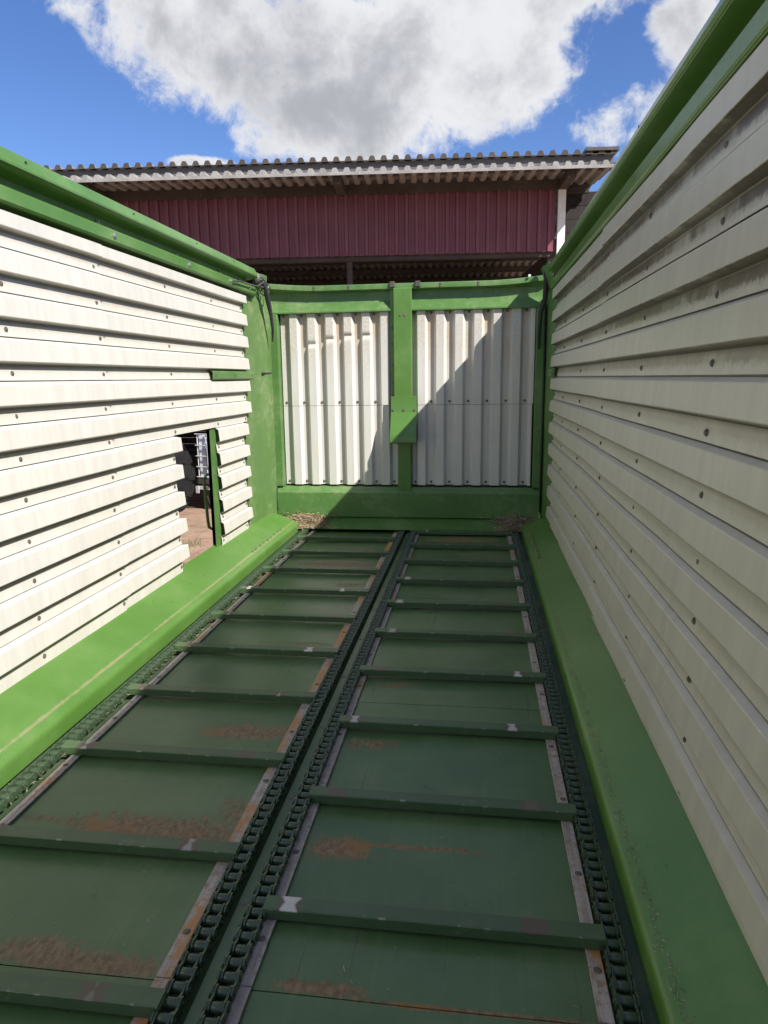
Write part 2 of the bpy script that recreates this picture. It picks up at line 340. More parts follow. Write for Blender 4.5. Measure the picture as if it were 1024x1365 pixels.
# ------------------------------------------------------------------ mesh helpers
class MB:
    def __init__(self): self.v = []; self.f = []; self.attr = None
    def quad_grid(self, rows):
        pass
    def add(self, vs, fs):
        o = len(self.v); self.v += [tuple(p) for p in vs]; self.f += [tuple(i + o for i in q) for q in fs]; return self
    def box(self, x0, x1, y0, y1, z0, z1, ch=0.0):
        if ch <= 0:
            vs = [(x, y, z) for x in (x0, x1) for y in (y0, y1) for z in (z0, z1)]
            return self.add(vs, [(0, 1, 3, 2), (4, 6, 7, 5), (0, 4, 5, 1), (2, 3, 7, 6), (0, 2, 6, 4), (1, 5, 7, 3)])
        # chamfered box
        cx, cy, cz = (x0 + x1) / 2, (y0 + y1) / 2, (z0 + z1) / 2
        hx, hy, hz = (x1 - x0) / 2, (y1 - y0) / 2, (z1 - z0) / 2
        import bmesh
        bm = bmesh.new(); bmesh.ops.create_cube(bm, size=2)
        for v_ in bm.verts: v_.co = Vector((cx + v_.co.x * hx, cy + v_.co.y * hy, cz + v_.co.z * hz))
        bmesh.ops.bevel(bm, geom=bm.edges[:], offset=ch, segments=1, affect='EDGES')
        bm.verts.index_update()
        self.add([v_.co[:] for v_ in bm.verts], [tuple(v_.index for v_ in f.verts) for f in bm.faces]); bm.free()
        return self
    def tube(self, pts, r, n=8):
        pts = [Vector(p) for p in pts]; rings = []
        rr = r if isinstance(r, (list, tuple)) else [r] * len(pts)
        up = Vector((0.13, 0.31, 0.94))
        for i, p in enumerate(pts):
            d = (pts[min(i + 1, len(pts) - 1)] - pts[max(i - 1, 0)]).normalized()
            a = d.cross(up)
            if a.length < 1e-3: a = d.cross(Vector((1, 0, 0)))
            a.normalize(); b = d.cross(a)
            rings.append([p + (a * math.cos(2 * math.pi * k / n) + b * math.sin(2 * math.pi * k / n)) * rr[i] for k in range(n)])
        vs = [q for ring in rings for q in ring]; fs = []
        for i in range(len(pts) - 1):
            for k in range(n):
                fs.append((i * n + k, i * n + (k + 1) % n, (i + 1) * n + (k + 1) % n, (i + 1) * n + k))
        fs.append(tuple(range(n - 1, -1, -1))); fs.append(tuple((len(pts) - 1) * n + k for k in range(n)))
        return self.add(vs, fs)
    def lathe(self, prof, c, axis=(0, 0, 1), n=12):
        """prof: list of (radius, height along axis)."""
        ax = Vector(axis).normalized(); a = ax.orthogonal().normalized(); b = ax.cross(a); c = Vector(c)
        vs = []; fs = []
        for r, h in prof:
            for k in range(n):
                an = 2 * math.pi * k / n; vs.append(c + ax * h + (a * math.cos(an) + b * math.sin(an)) * r)
        for i in range(len(prof) - 1):
            for k in range(n):
                fs.append((i * n + k, i * n + (k + 1) % n, (i + 1) * n + (k + 1) % n, (i + 1) * n + k))
        fs.append(tuple(range(n - 1, -1, -1))); fs.append(tuple((len(prof) - 1) * n + k for k in range(n)))
        return self.add(vs, fs)
    def ribbon(self, P, off, place, t0, t1, n=1, disp=None, grime=None, jag=None):
        """Polyline P (2-D) extruded from t0 to t1 with thickness off (2-D vector): a closed solid. jag(i): extra length at the far end."""
        m_ = len(P); vs = []; fs = []; g = []
        for side in (0, 1):
            for j in range(n + 1):
                t = t0 + (t1 - t0) * j / n
                for i, (a, b) in enumerate(P):
                    tt = t + (jag[i] if jag and j == n else 0)
                    q = Vector(place(a + off[0] * side, b + off[1] * side, tt))
                    if disp: q = q + Vector(disp(q, i, tt))
                    vs.append(q); g.append(grime[i] if grime else 0.0)
        N = m_ * (n + 1)
        for j in range(n):
            for i in range(m_ - 1):
                a = j * m_ + i
                fs.append((a, a + 1, a + m_ + 1, a + m_)); fs.append((N + a, N + a + m_, N + a + m_ + 1, N + a + 1))
            a = j * m_
            fs.append((a, a + m_, N + a + m_, N + a)); a += m_ - 1; fs.append((a, N + a, N + a + m_, a + m_))
        for i in range(m_ - 1):
            fs.append((i, N + i, N + i + 1, i + 1)); a = n * m_ + i; fs.append((a, a + 1, N + a + 1, N + a))
        if self.attr is None: self.attr = ('grime', [0.0] * len(self.v))
        self.attr[1].extend(g)
        return self.add(vs, fs)
    def mesh(self, name, material, sharp=28):
        me = bpy.data.meshes.new(name); me.from_pydata([tuple(p) for p in self.v], [], self.f); me.validate()
        import bmesh
        bm = bmesh.new(); bm.from_mesh(me); bmesh.ops.recalc_face_normals(bm, faces=bm.faces[:]); bm.to_mesh(me); bm.free()
        me.materials.append(MATS[material])
        me.polygons.foreach_set('use_smooth', [True] * len(me.polygons)); me.set_sharp_from_angle(angle=math.radians(sharp))
        if self.attr and len(self.attr[1]) == len(me.vertices):
            at = me.attributes.new(self.attr[0], 'FLOAT', 'POINT'); at.data.foreach_set('value', self.attr[1])
        return me
    def build(self, name, material, parent=None, sharp=28):
        return link(name, self.mesh(name, material, sharp), parent)


def link(name, me, parent=None, loc=None):
    o = bpy.data.objects.new(name, me); COL.objects.link(o)
    if parent is not None:
        o.parent = parent
        base = Vector((0, 0, 0)); p = parent
        while p is not None: base += p.location; p = p.parent
        o.location = Vector(loc or (0, 0, 0)) - base
    elif loc: o.location = loc
    return o


def root(name, label, cat, loc, group=None):
    o = bpy.data.objects.new(name, None); COL.objects.link(o); o.location = loc; o.empty_display_size = 0.2
    o['label'] = label; o['category'] = cat
    if group: o['group'] = group
    return o


def wob(seed, a=0.0012, s=1.4):
    def f(q, i, t):
        k = mnoise.noise(Vector((q.x * s + seed, q.y * s * 1.3, q.z * s * 2.2))) + 0.5 * mnoise.noise(Vector((q.x * 5 + seed, q.y * 4, q.z * 6)))
        return (k * a, 0, 0)
    return f


# ------------------------------------------------------------------ the setting
GZ = -1.2
gb = MB(); R_ = 900; K = 48
gv = [(0, 0, GZ)] + [(r * math.cos(2 * math.pi * k / K), r * math.sin(2 * math.pi * k / K), GZ) for r in (12, 40, R_) for k in range(K)]
gf = [(0, 1 + k, 1 + (k + 1) % K) for k in range(K)]
for ring in range(2):
    for k in range(K):
        a = 1 + ring * K
        gf.append((a + k, a + K + k, a + K + (k + 1) % K, a + (k + 1) % K))
gb.add(gv, gf)
g = gb.build('ground', 'dirt'); g['kind'] = 'structure'; g['label'] = 'reddish bare dirt yard with grass tufts'

# ------------------------------------------------------------------ wagon
wagon = root('forage_wagon', 'green forage wagon seen from inside, cream ribbed side walls, tailgate and open top', 'farm wagon', (-0.55, 2.5, GZ))
XL, XR = -1.6, 0.5
Y0 = -0.55


def bolt_mesh(name, r, h, material, axis):
    b = MB(); b.lathe([(r * 1.45, 0), (r * 1.45, h * 0.25), (r, h * 0.3), (r * 0.92, h * 0.8), (r * 0.5, h)], (0, 0, 0), axis, 10)
    return b.mesh(name, material)


B_PX = bolt_mesh('bolt', 0.0066, 0.006, 'bolt_head', (1, 0, 0))
B_NX = bolt_mesh('bolt', 0.0066, 0.006, 'bolt_head', (-1, 0, 0))
B_NY = bolt_mesh('bolt', 0.0075, 0.006, 'bolt_head', (0, -1, 0))
B_PZ = bolt_mesh('bolt', 0.0062, 0.002, 'bolt_head', (0, 0, 1))
Z_PX = bolt_mesh('bolt', 0.010, 0.010, 'zinc_bolt', (1, 0, 0))
Z_NX = bolt_mesh('bolt', 0.010, 0.010, 'dark_steel', (-1, 0, 0))


def wall_profile(zs, ztop, zbot, lap=False):
    """(d, z) polyline from top to bottom; d = 0 at the proud rib faces' lower edge, about -0.024 in the valleys. zs: lower edges of the rib faces.
    The faces are rolled slightly out of plumb, as pressed sheet is, with a crimp at the foot of each valley. lap: starts as a flat tongue behind the sheet above."""
    P = []; G = []; c = 0.0014; D = 0.024
    for k, z in enumerate(zs):
        zt = z + 0.070
        if zt + 0.012 < ztop:
            if not P:
                P.append((-D - (0.005 if lap else 0), ztop)); G.append(0.3)
            P += [(-D + 0.004, zt + 0.0150), (-D - 0.004, zt + 0.0138), (-D - 0.004, zt + 0.0112), (-D + 0.004, zt + 0.0100), (-0.004 - c, zt + c), (-0.004, zt - c)]; G += [0.05, 2.0, 2.0, 0.1, 0, 0.0]
        else:
            P.append((0, min(zt, ztop))); G.append(0)
        if z - 0.012 > zbot:
            P += [(0.002, z + c), (0.002 - c, z - c), (-D - 0.002 + c, z - 0.0105), (-D - 0.002, z - 0.0105 - 2 * c), (-D, z - 0.030), (-D + 0.001, z - 0.042)]; G += [0.10, 0.9, 2.0, 1.5, 1.0, 0.55]
    P.append((P[-1][0], zbot)); G.append(0.0)
    Q = [(p, gg) for p, gg in zip(P, G) if zbot - 1e-9 <= p[1] <= ztop + 1e-9]
    return [p for p, _ in Q], [gg for _, gg in Q]


def side_wall(side):
    X = XL if side < 0 else XR
    s = 1 if side < 0 else -1                 # direction of the interior
    zo = 0.0 if side < 0 else -0.012
    matname = 'cream_sheet' if side < 0 else 'cream_sheet_shaded_stained'
    seam = 2.946 if side < 0 else 3.05
    yend = 4.88 if side < 0 else 5.03
    # frame of the wall: outer posts and the plain green plate at the tailgate end
    fr = MB()
    cols = [-0.3, 0.35, 1.0, 1.65, 2.30, 2.95, 3.61, 4.27, 4.92] if side < 0 else [-0.44, 0.26, 0.96, 1.665, 2.345, 3.02, 3.74, 4.46, 5.03]
    for y in cols:
        if side < 0 and abs(y - 3.61) < 0.01: y -= 0.05
        if side < 0 and abs(y - 4.27) < 0.01: y += 0.05
        a, b = sorted((X - s * 0.034, X - s * 0.10)); fr.box(a, b, y - 0.03, y + 0.03, 0.12, 1.86, 0.004)
    wall = fr.build('side_wall', 'green_paint', wagon)
    if side > 0: wall['label'] = 'side wall in shade with brown grime under its upper ribs'
    else: wall['label'] = 'sunlit side wall with a rectangular doorway'
    # end plate: flat, then folded inwards before the tailgate
    ep = MB()
    EP = [(X - s * 0.032, yend - 0.07), (X - s * 0.032, 5.12), (X - s * 0.024, 5.15), (X - s * 0.024, 5.26), (X - s * 0.012, 5.29), (X - s * 0.006, 5.44), (X - s * 0.004, 5.60)]
    ep.ribbon(EP, (-s * 0.004, 0), lambda a, b, t: (a, b, t), 0.09, 1.80, 12)
    lean = 0.022 if side < 0 else 0.056
    ep.ribbon([(a, b) for a, b in EP[1:-1]], (-s * 0.004, 0), lambda a, b, t: (a + s * lean * (t - 1.8) / 0.17, b if side > 0 else (min(b, 5.44) if t < 1.9 else 5.12 + (b - 5.12) * 0.72), t), 1.80, 1.97, 4)
    e = ep.build('end_plate', 'green_paint_dusty' if side < 0 else 'green_paint', wall)
    sm = MB(); sm.box(*sorted((X - s * 0.028, X - s * 0.0265)), yend + 0.02, 5.11, 1.60, 1.604); sm.box(*sorted((X - s * 0.038, X - s * 0.0365)), yend + 0.02, 5.11, 0.95, 0.954)
    zs = [1.725 + zo - 0.15 * k for k in range(11)]
    zb, ztp = 0.145, 1.775
    place = lambda a, b, t: (X + s * a, t, b)
    place_front = lambda a, b, t: (X + s * (a + 0.006), t, b)

    def sheet(y0, y1, zlo, zhi, seed, jagged=False, lap=False):
        P, G = wall_profile([z for z in zs if z + 0.07 > zlo + 0.005 and z < zhi - 0.003], zhi, zlo, lap)
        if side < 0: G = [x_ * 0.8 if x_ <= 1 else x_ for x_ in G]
        jag = [0.05 if p[0] > -0.013 else 0.0 for p in P] if jagged else None
        n = max(2, int((y1 - y0) / 0.11))
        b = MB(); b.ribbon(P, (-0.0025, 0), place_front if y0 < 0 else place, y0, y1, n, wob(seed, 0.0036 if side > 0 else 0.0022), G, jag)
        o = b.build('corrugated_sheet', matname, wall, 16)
        return o

    ov = 0.003
    if side < 0:
        sheet(Y0, seam, zb, ztp, 1.3)
        zsp = zs[6] + 0.070 + 0.0175                 # in the valley above the doorway's head
        sheet(seam + 0.005, yend - 0.05, zsp, ztp, 2.1, True)
        sheet(seam + 0.005, 3.60, zb, zsp + 0.010, 3.7, True, True)
        sheet(4.222, yend - 0.13, zb, zsp + 0.010, 4.9, True, True)
    else:
        sheet(Y0, seam, zb, ztp, 5.3)
        sheet(seam + 0.005, yend - 0.05, zb, ztp, 6.1, True)
    # screws in the valleys
    ycols = [-0.3, 0.35, 1.0, 1.65, 2.30, 2.945 - 0.03, 3.575, 4.27, 4.805] if side < 0 else [-0.44, 0.26, 0.96, 1.665, 2.345, 3.02, 3.735, 4.46, 4.955]
    for k, z in enumerate(zs):
        for y in ycols:
            low = z < 0.90
            if side < 0:
                if low and y == 4.27: yy = 4.25
                else: yy = y
                if low and y == 4.805: yy = 4.72
                if not low and y == 3.575: yy = 3.615
            else: yy = y
            if abs(z - 0.042 - (1.233 + zo)) < 0.03 and yy > 4.2: continue
            link('bolt', B_PX if s > 0 else B_NX, wall, (X - s * (0.0235 - (0.006 if yy < seam else 0)), yy + random.uniform(-0.008, 0.008), z - 0.042 + random.uniform(-0.004, 0.004)))
    # top rail: folded channel along the top edge
    if side < 0:
        RP = [(-0.075, 1.962), (-0.002, 1.985), (0.006, 1.983), (0.010, 1.978), (0.032, 1.934), (0.032, 1.926), (0.026, 1.920), (0.004, 1.914), (-0.050, 1.908), (-0.054, 1.902), (-0.054, 1.872), (-0.042, 1.866), (0.004, 1.858), (0.010, 1.850), (0.012, 1.808), (0.006, 1.799), (-0.030, 1.795), (-0.040, 1.792), (-0.042, 1.70)]
    else:
        RP = [(-0.085, 1.955), (-0.014, 1.986), (-0.006, 1.984), (-0.002, 1.979), (0.024, 1.930), (0.026, 1.922), (0.020, 1.914), (0.002, 1.908), (-0.054, 1.902), (-0.058, 1.896), (-0.058, 1.866), (-0.050, 1.860), (-0.002, 1.852), (0.004, 1.844), (0.004, 1.804), (0.0, 1.798), (-0.030, 1.795), (-0.040, 1.792), (-0.042, 1.70)]
    yr = 5.07 if side < 0 else 5.20
    rb = MB(); rb.ribbon(RP, (-0.004, -0.003), place, Y0 - 0.02, yr, 40, wob(11 + side, 0.0012, 0.9), None)
    rail = rb.build('top_rail', 'green_paint_clean', wall, 20)
    for y in ([0.4, 1.7, 3.04, 3.86, 4.52, 4.9] if side < 0 else [1.0, 1.68, 2.36, 3.04, 3.72, 4.4]):
        link('bolt', Z_PX if s > 0 else Z_NX, rail, (X - s * 0.053, y, 1.885)); 
        if side < 0: link('bolt', Z_PX, rail, (X + s * 0.011, y + 0.02, 1.832))
    for y in [0.6, 1.45, 2.45, 3.24, 3.98, 4.6]:
        link('rail_hole', HOLE_X, rail, (X + s * (0.0205 if side < 0 else 0.0105), y, 1.957))
    # sideboard: sloping plate with a rounded lip down to the floor
    lipx = 0.130 if side < 0 else 0.115
    off = 0.025 if side < 0 else 0.0
    L0 = lipx + off
    L0 = lipx + off
    SP = [(-0.055, 0.168), (-0.040, 0.158), (L0 - 0.030, 0.0985), (L0 - 0.002, 0.0845), (L0 + 0.012, 0.0775), (L0 + 0.023, 0.0718), (L0 + 0.0285, 0.0680), (L0 + 0.0325, 0.0625), (L0 + 0.0345, 0.0560), (L0 + 0.0350, 0.0480), (L0 + 0.0350, 0.002)]
    sb = MB(); sb.ribbon(SP, (-0.003, -0.003), place, Y0, 5.36, 44, lambda q, i, t: (0, 0, 0.006 * mnoise.noise(Vector((q.x * 3 + side * 9, q.y * 1.5, 1.0)))) if i == 2 else (0, 0, 0), [0, 0, 0, 1.0 if side < 0 else 0.62, 0.25] + [0] * 6)
    board = sb.build('sideboard', 'sideboard_paint', wall, 40)
    for k in range(9):
        link('bolt', HOLE_Z, board, (X + s * (lipx + off - 0.012 + random.uniform(-.004, .004)), 4.30 + k * 0.085 + random.uniform(-0.02, 0.02), 0.0900))
    # short green bar carrying the tailgate catch
    cb = MB()
    y0_, y1_ = (4.15, 4.93) if side < 0 else (4.78, 5.06)
    cp = [(-0.022, 1.262), (0.004, 1.258), (0.010, 1.252), (0.010, 1.212), (0.004, 1.204)]
    cb.ribbon([(a + (0.004 if side > 0 else 0.0), b + zo) for a, b in cp], (-0.005, 0), place, y0_, y1_, 1)
    bar = cb.build('catch_bar', 'green_paint', wall)
    for y in (y0_ + 0.04, (y0_ + y1_) / 2, y1_ - 0.04):
        link('bolt', B_PX if s > 0 else B_NX, bar, (X + s * 0.0105, y, 1.233 + zo))
    return wall


hb = MB(); hb.lathe([(0.008, 0), (0.008, 0.0012)], (0, 0, 0), (1, 0, 0), 10); HOLE_X = hb.mesh('rail_hole', 'black_rubber')
hb = MB(); hb.box(-0.006, 0.006, -0.013, 0.013, 0, 0.006, 0.002); HOLE_Z = hb.mesh('bolt', 'bolt_head')
wall_l = side_wall(-1)
wall_r = side_wall(1)

# doorway: jamb post and grab handle outside the left wall
jb = MB(); jb.ribbon([(-1.634, 4.150), (-1.634, 4.240), (-1.690, 4.240)], (-0.004, -0.0), lambda a, b, t: (a, b, t), 0.13, 0.905, 6)
jamb = jb.build('door_jamb', 'green_paint', wall_l)
for z in (0.22, 0.62): link('bolt', B_PX, jamb, (-1.634, 4.185, z))
hd = MB(); hd.tube([(-1.70, 4.60, 0.56), (-1.87, 4.645, 0.555), (-1.90, 4.66, 0.52), (-1.90, 4.685, 0.22), (-1.90, 4.70, 0.165), (-1.895, 4.74, 0.145), (-1.80, 4.80, 0.14), (-1.66, 4.80, 0.14)], 0.011, 8)
hd.build('grab_handle', 'green_paint_clean', wall_l)

# ------------------------------------------------------------------ tailgate
tg = MB()
YT = 5.50
tg.box(-1.625, 0.525, 5.605, 5.63, -0.06, 1.90, 0.003)
gate = tg.build('tailgate', 'green_paint', wagon)


def end_curl(x):
    e = max(0.0, (-1.20 - x) / 0.43); f = max(0.0, (x - 0.10) / 0.40); k = max(e, f)
    return 0.028 * k ** 1.6


tb = MB()
TP = [(5.60, 1.885), (5.474, 1.905), (5.464, 1.901), (5.462, 1.893), (5.462, 1.866), (5.468, 1.860), (5.509, 1.857), (5.515, 1.851), (5.515, 1.784), (5.512, 1.778), (5.470, 1.720), (5.463, 1.712), (5.463, 1.703), (5.50, 1.699)]
# the beam lies to either side of the centre post
for x0, x1 in ((-1.628, 0.508),):
    tb.ribbon([p for p in TP], (0.004, -0.002), lambda a, b, t: (t, a, b + (end_curl(t) if b > 1.855 else 0)), x0, x1, 36)
top = tb.build('top_beam', 'green_paint', gate, 34)
for x in (-1.25, -0.98, -0.28, 0.0):
    for z in (1.874, 1.892): link('bolt', B_NY, top, (x, 5.4625, z))
for x, z in ((-1.61, 1.905), (0.37, 1.925), (0.30, 1.80)):
    wb = MB(); wb.lathe([(0.011, 0), (0.008, 0.006)], (x, 5.45 if z > 1.85 else 5.53, z), (0, -1, 0), 8); wb.build('lamp_stud', 'white_trim', top)
for x in (-0.645, -0.452):
    cl = MB(); cl.box(x - 0.02, x + 0.02, 5.445, 5.462, 1.872, 1.915, 0.004); cl.build('clip', 'dark_steel', top)

bb = MB()
BP = [(5.52, 0.350), (5.478, 0.346), (5.440, 0.310), (5.434, 0.302), (5.434, 0.110), (5.44, 0.104)]
bb.ribbon(BP, (0.004, -0.002), lambda a, b, t: (t, a, b), -1.60, 0.485, 30)
bb.build('bottom_beam', 'green_paint', gate, 34)

for x0, x1 in ((-1.618, -1.548), (0.430, 0.492)):
    sp = MB(); sp.box(x0, x1, 5.452, 5.574, 0.348, 1.70, 0.006); sp.build('side_stile', 'green_paint', gate)

# centre post: wide above, narrower below, with the hood over the latch
cp = MB(); cp.box(-0.640, -0.498, 5.445, 5.535, 1.03, 1.868, 0.006); cp.box(-0.665, -0.6405, 5.470, 5.535, 1.03, 1.855, 0.003)
cp.box(-0.616, -0.508, 5.452, 5.535, 0.125, 1.03, 0.006)
post = cp.build('center_post', 'green_paint_clean', gate)
for x, z in ((-0.585, 1.668), (-0.553, 1.668)): link('bolt', B_NY, post, (x, 5.446, z))
for z in (1.58, 1.46, 1.3, 1.17, 1.07): link('bolt', B_NY, post, (-0.652, 5.471, z))
hc = MB()
HP = [(5.438, 1.062), (5.434, 1.060), (5.432, 0.945), (5.428, 0.935), (5.345, 0.775), (5.338, 0.760), (5.338, 0.712), (5.344, 0.704), (5.44, 0.700)]
hc.ribbon(HP, (0.004, 0), lambda a, b, t: (t, a, b), -0.662, -0.462, 1)
for x in (-0.6605, -0.4665):
    side = [(x, a, b) for a, b in HP] ; side2 = [(x + 0.003, a + 0.001, b) for a, b in HP]
    n_ = len(HP); hc.add(side + side2, [tuple(range(n_)), tuple(range(2 * n_ - 1, n_ - 1, -1))] + [(i, (i + 1) % n_, n_ + (i + 1) % n_, n_ + i) for i in range(n_)])
hc.attr = None
hood = hc.build('latch_hood', 'green_paint_clean', gate, 34)
for x in (-0.645, -0.562, -0.478): link('bolt', B_NY, hood, (x, 5.4315, 0.957))

# corrugated sheets of the tailgate
dents = [(-1.275, 1.470), (-1.132, 1.505), (-0.988, 1.525), (-0.846, 1.525)]


def gate_sheet(x0, x1, first, z0, z1, seed):
    P = []; c = 0.003; d = 0.034
    P.append((x0, 0.0)); x = first
    G = [0.3]
    while x < x1:
        for xx, dd, gg in ((x - 0.018, 0, 1.0), (x - 0.016, -c, .6), (x, -d + c, .3), (x + 0.003, -d, 0.5), (x + 0.060, -d, 0.5), (x + 0.063, -d + c, .3), (x + 0.079, -c, .5), (x + 0.081, 0, 0.8)):
            if xx < x1: P.append((xx, dd)); G.append(gg)
        x += 0.1437
    P.append((x1, P[-1][1])); G.append(0.4)

    def disp(q, i, t):
        y = 0.0016 * (mnoise.noise(Vector((q.x * 2 + seed, 0, q.z * 2))))
        if P[i][1] < -0.02:
            for dx, dz in dents:
                if abs(q.x - dx) < 0.05:
                    y += 0.016 * math.exp(-((q.z - dz) / 0.016) ** 2)
        return (0, y, 0)
    b = MB(); b.ribbon(P, (0, 0.0025), lambda a, y, t: (a, 5.520 + y, t), z0, z1, max(4, int((z1 - z0) / 0.012)), disp, G)
    return b.build('corrugated_sheet', 'gate_sheet', gate)


gate_sheet(-1.541, -0.618, -1.463, 0.994, 1.712, 1)
gate_sheet(-1.541, -0.610, -1.463, 0.362, 0.991, 2)
gate_sheet(-0.506, 0.424, -0.461, 0.994, 1.712, 3)
gate_sheet(-0.506, 0.416, -0.461, 0.362, 0.991, 4)
for x in [-1.514 + 0.1437 * k for k in range(7)] + [-0.512 + 0.1437 * k for k in range(1, 7)] + [-0.49, 0.40]:
    for z in (1.688, 1.018, 0.385): link('bolt', B_NY, gate, (x + (0.012 if x > -0.5 and x < .39 else 0.0), 5.5195, z))

# ramp plate from the floor up to the tailgate
rp = MB(); rp.ribbon([(5.315, 0.034), (5.325, 0.030), (5.35, 0.036), (5.47, 0.112), (5.48, 0.116)], (0, -0.004), lambda a, b, t: (t, a, b), -1.50, 0.42, 24)
rp.build('ramp_plate', 'green_paint', wagon)

# ------------------------------------------------------------------ floor
fb = MB(); fb.box(-1.60, 0.50, Y0, 5.60, -0.09, -0.0215, 0.003)
bed = fb.build('floor_bed', 'bed_paint', wagon)
ZF = 0.0
joints = [Y0, 1.146, 2.42, 3.70, 4.96, 5.40]
for x0, x1 in ((-1.300, -0.632), (-0.438, 0.243)):
    for a, b in zip(joints[:-1], joints[1:]):
        p = MB()
        nx, ny = 8, max(4, int((b - a) / 0.1))
        # gently buckled plate, closed solid
        P = [(x0 + (x1 - x0) * i / nx, 0.0) for i in range(nx + 1)]
        p.ribbon(P, (0, -0.018), lambda u, v_, t: (u, t, v_), a + 0.0015, b - 0.0015, ny,
                 lambda q, i, t: (0, 0, 0.0022 * mnoise.noise(Vector((q.x * 2.1 + x0 * 5, q.y * 1.9, 0.3))) if 0 < i < nx else 0))
        p.build('floor_plate', 'floor_paint', bed)
for x0, x1, mt in ((-1.298, -1.268, 'worn_strip'), (-0.637, -0.605, 'rusty_strip'), (-0.466, -0.434, 'worn_strip'), (0.240, 0.270, 'worn_strip')):
    yy = Y0
    for a, b in zip(joints[:-1], joints[1:]):
        p = MB(); p.box(x0, x1, a + 0.001, b - 0.001, 0.0025 if mt else 0, 0.0085, 0.001); st = p.build('wear_strip', mt, bed)
        if mt == 'rusty_strip': st['label'] = 'rust-streaked wear strip'
        y = a + 0.12
        while y < b - 0.05:
            link('bolt', B_PZ, st, ((x0 + x1) / 2 + random.uniform(-0.003, 0.003), y, 0.0085)); y += 0.30 + random.uniform(-0.02, 0.02)
# divider between the two mats
dv = MB(); dv.ribbon([(-0.560, -0.018), (-0.5395, 0.004), (-0.536, 0.008), (-0.512, 0.008), (-0.5085, 0.004), (-0.497, -0.018)], (0, -0.003), lambda a, b, t: (a, t, b), Y0, 5.40, 1)
div = dv.build('divider_strip', 'slat_paint', bed)
y = 0.1
while y < 5.2: link('bolt', B_PZ, div, (-0.524, y, 0.008)); y += 0.42

# hoses and cables in the tailgate corners
hz = MB(); hz.tube([(-1.575, 5.16, 1.93), (-1.555, 5.20, 1.86), (-1.55, 5.24, 1.77), (-1.545, 5.28, 1.68), (-1.55, 5.33, 1.58), (-1.565, 5.36, 1.49)], [0.016, 0.018, 0.019, 0.014, 0.011, 0.006], 8)
hz.build('rubber_hose', 'black_rubber', wagon)
hz = MB(); hz.tube([(0.480, 5.33, 1.95), (0.485, 5.34, 1.86), (0.480, 5.37, 1.75), (0.455, 5.40, 1.66), (0.448, 5.42, 1.5), (0.45, 5.43, 1.40)], [0.02, 0.022, 0.018, 0.015, 0.012, 0.008], 8)
hz.build('rubber_hose', 'black_rubber', wagon)
cbm = MB()
for k in range(3):
    c0 = Vector((-1.575, 5.16 + 0.05 * k, 1.90 - 0.02 * k)); r = 0.045 + 0.01 * k
    cbm.tube([c0 + Vector((0.02 * math.sin(3 * a), r * math.cos(a) * 1.1, r * math.sin(a) * 0.8)) for a in [i * 0.42 for i in range(14)]], 0.0045, 6)
cbm.build('cable_coil', 'dark_steel', wagon)
cbm = MB(); cbm.tube([(-1.575, 4.56, 1.83), (-1.57, 4.66, 1.846), (-1.57, 4.85, 1.85), (-1.565, 5.05, 1.858), (-1.56, 5.14, 1.895)], 0.006, 6); cbm.build('cable', 'dark_steel', wagon)
lg = MB(); lg.lathe([(0.035, 0), (0.035, 0.02), (0.024, 0.022), (0.024, 0.03)], (-1.60, 5.13, 1.925), (1, 0, 0), 14); lg.box(-1.595, -1.575, 5.10, 5.22, 1.935, 1.955, 0.004)
lg.build('ratchet_pulley', 'zinc_bolt', wagon)
sw = MB(); sw.tube([(-1.618, 5.452, 1.72), (-1.617, 5.45, 1.3), (-1.612, 5.446, 0.8), (-1.614, 5.448, 0.45), (-1.60, 5.43, 0.16)], 0.006, 6); sw.build('rubber_seal', 'black_rubber', wagon)
sw = MB(); sw.tube([(0.493, 5.452, 1.72), (0.494, 5.45, 1.0), (0.490, 5.446, 0.16)], 0.008, 6); sw.build('rubber_seal', 'black_rubber', wagon)
stp = MB(); stp.box(-1.618, -1.606, 5.22, 5.44, 1.245, 1.257, 0.002); stp.build('strap', 'black_rubber', wagon)

# ------------------------------------------------------------------ conveyor mats (chains and slats move on their own)
PITCH = 0.0348


def link_mesh(name, half, wide):
    """One chain link: two waisted side plates and two rollers (inner) or two pins (outer)."""
    b = MB()
    rp, L = 0.0138, PITCH
    out = []
    for k in range(7): an = math.pi / 2 + math.pi * k / 6; out.append((math.cos(an) * rp, math.sin(an) * rp))
    out.append((L * 0.5, -rp * 0.68))
    for k in range(7): an = -math.pi / 2 + math.pi * k / 6; out.append((L + math.cos(an) * rp, math.sin(an) * rp))
    out.append((L * 0.5, rp * 0.68)); n = len(out)
    for x in (-half, half):
        a = [(x - 0.0022, y, z) for y, z in out]; c = [(x + 0.0022, y, z) for y, z in out]
        b.add(a + c, [tuple(range(n)), tuple(range(2 * n - 1, n - 1, -1))] + [(i, (i + 1) % n, n + (i + 1) % n, n + i) for i in range(n)])
    for y in (0.0, L):
        if wide: b.lathe([(0.0048, -half - 0.005), (0.0048, half + 0.005)], (0, y, 0), (1, 0, 0), 8)
        else: b.lathe([(0.0098, -half + 0.002), (0.0108, -half + 0.004), (0.0108, half - 0.004), (0.0098, half - 0.002)], (0, y, 0), (1, 0, 0), 12)
    return b.mesh(name, 'chain_paint')


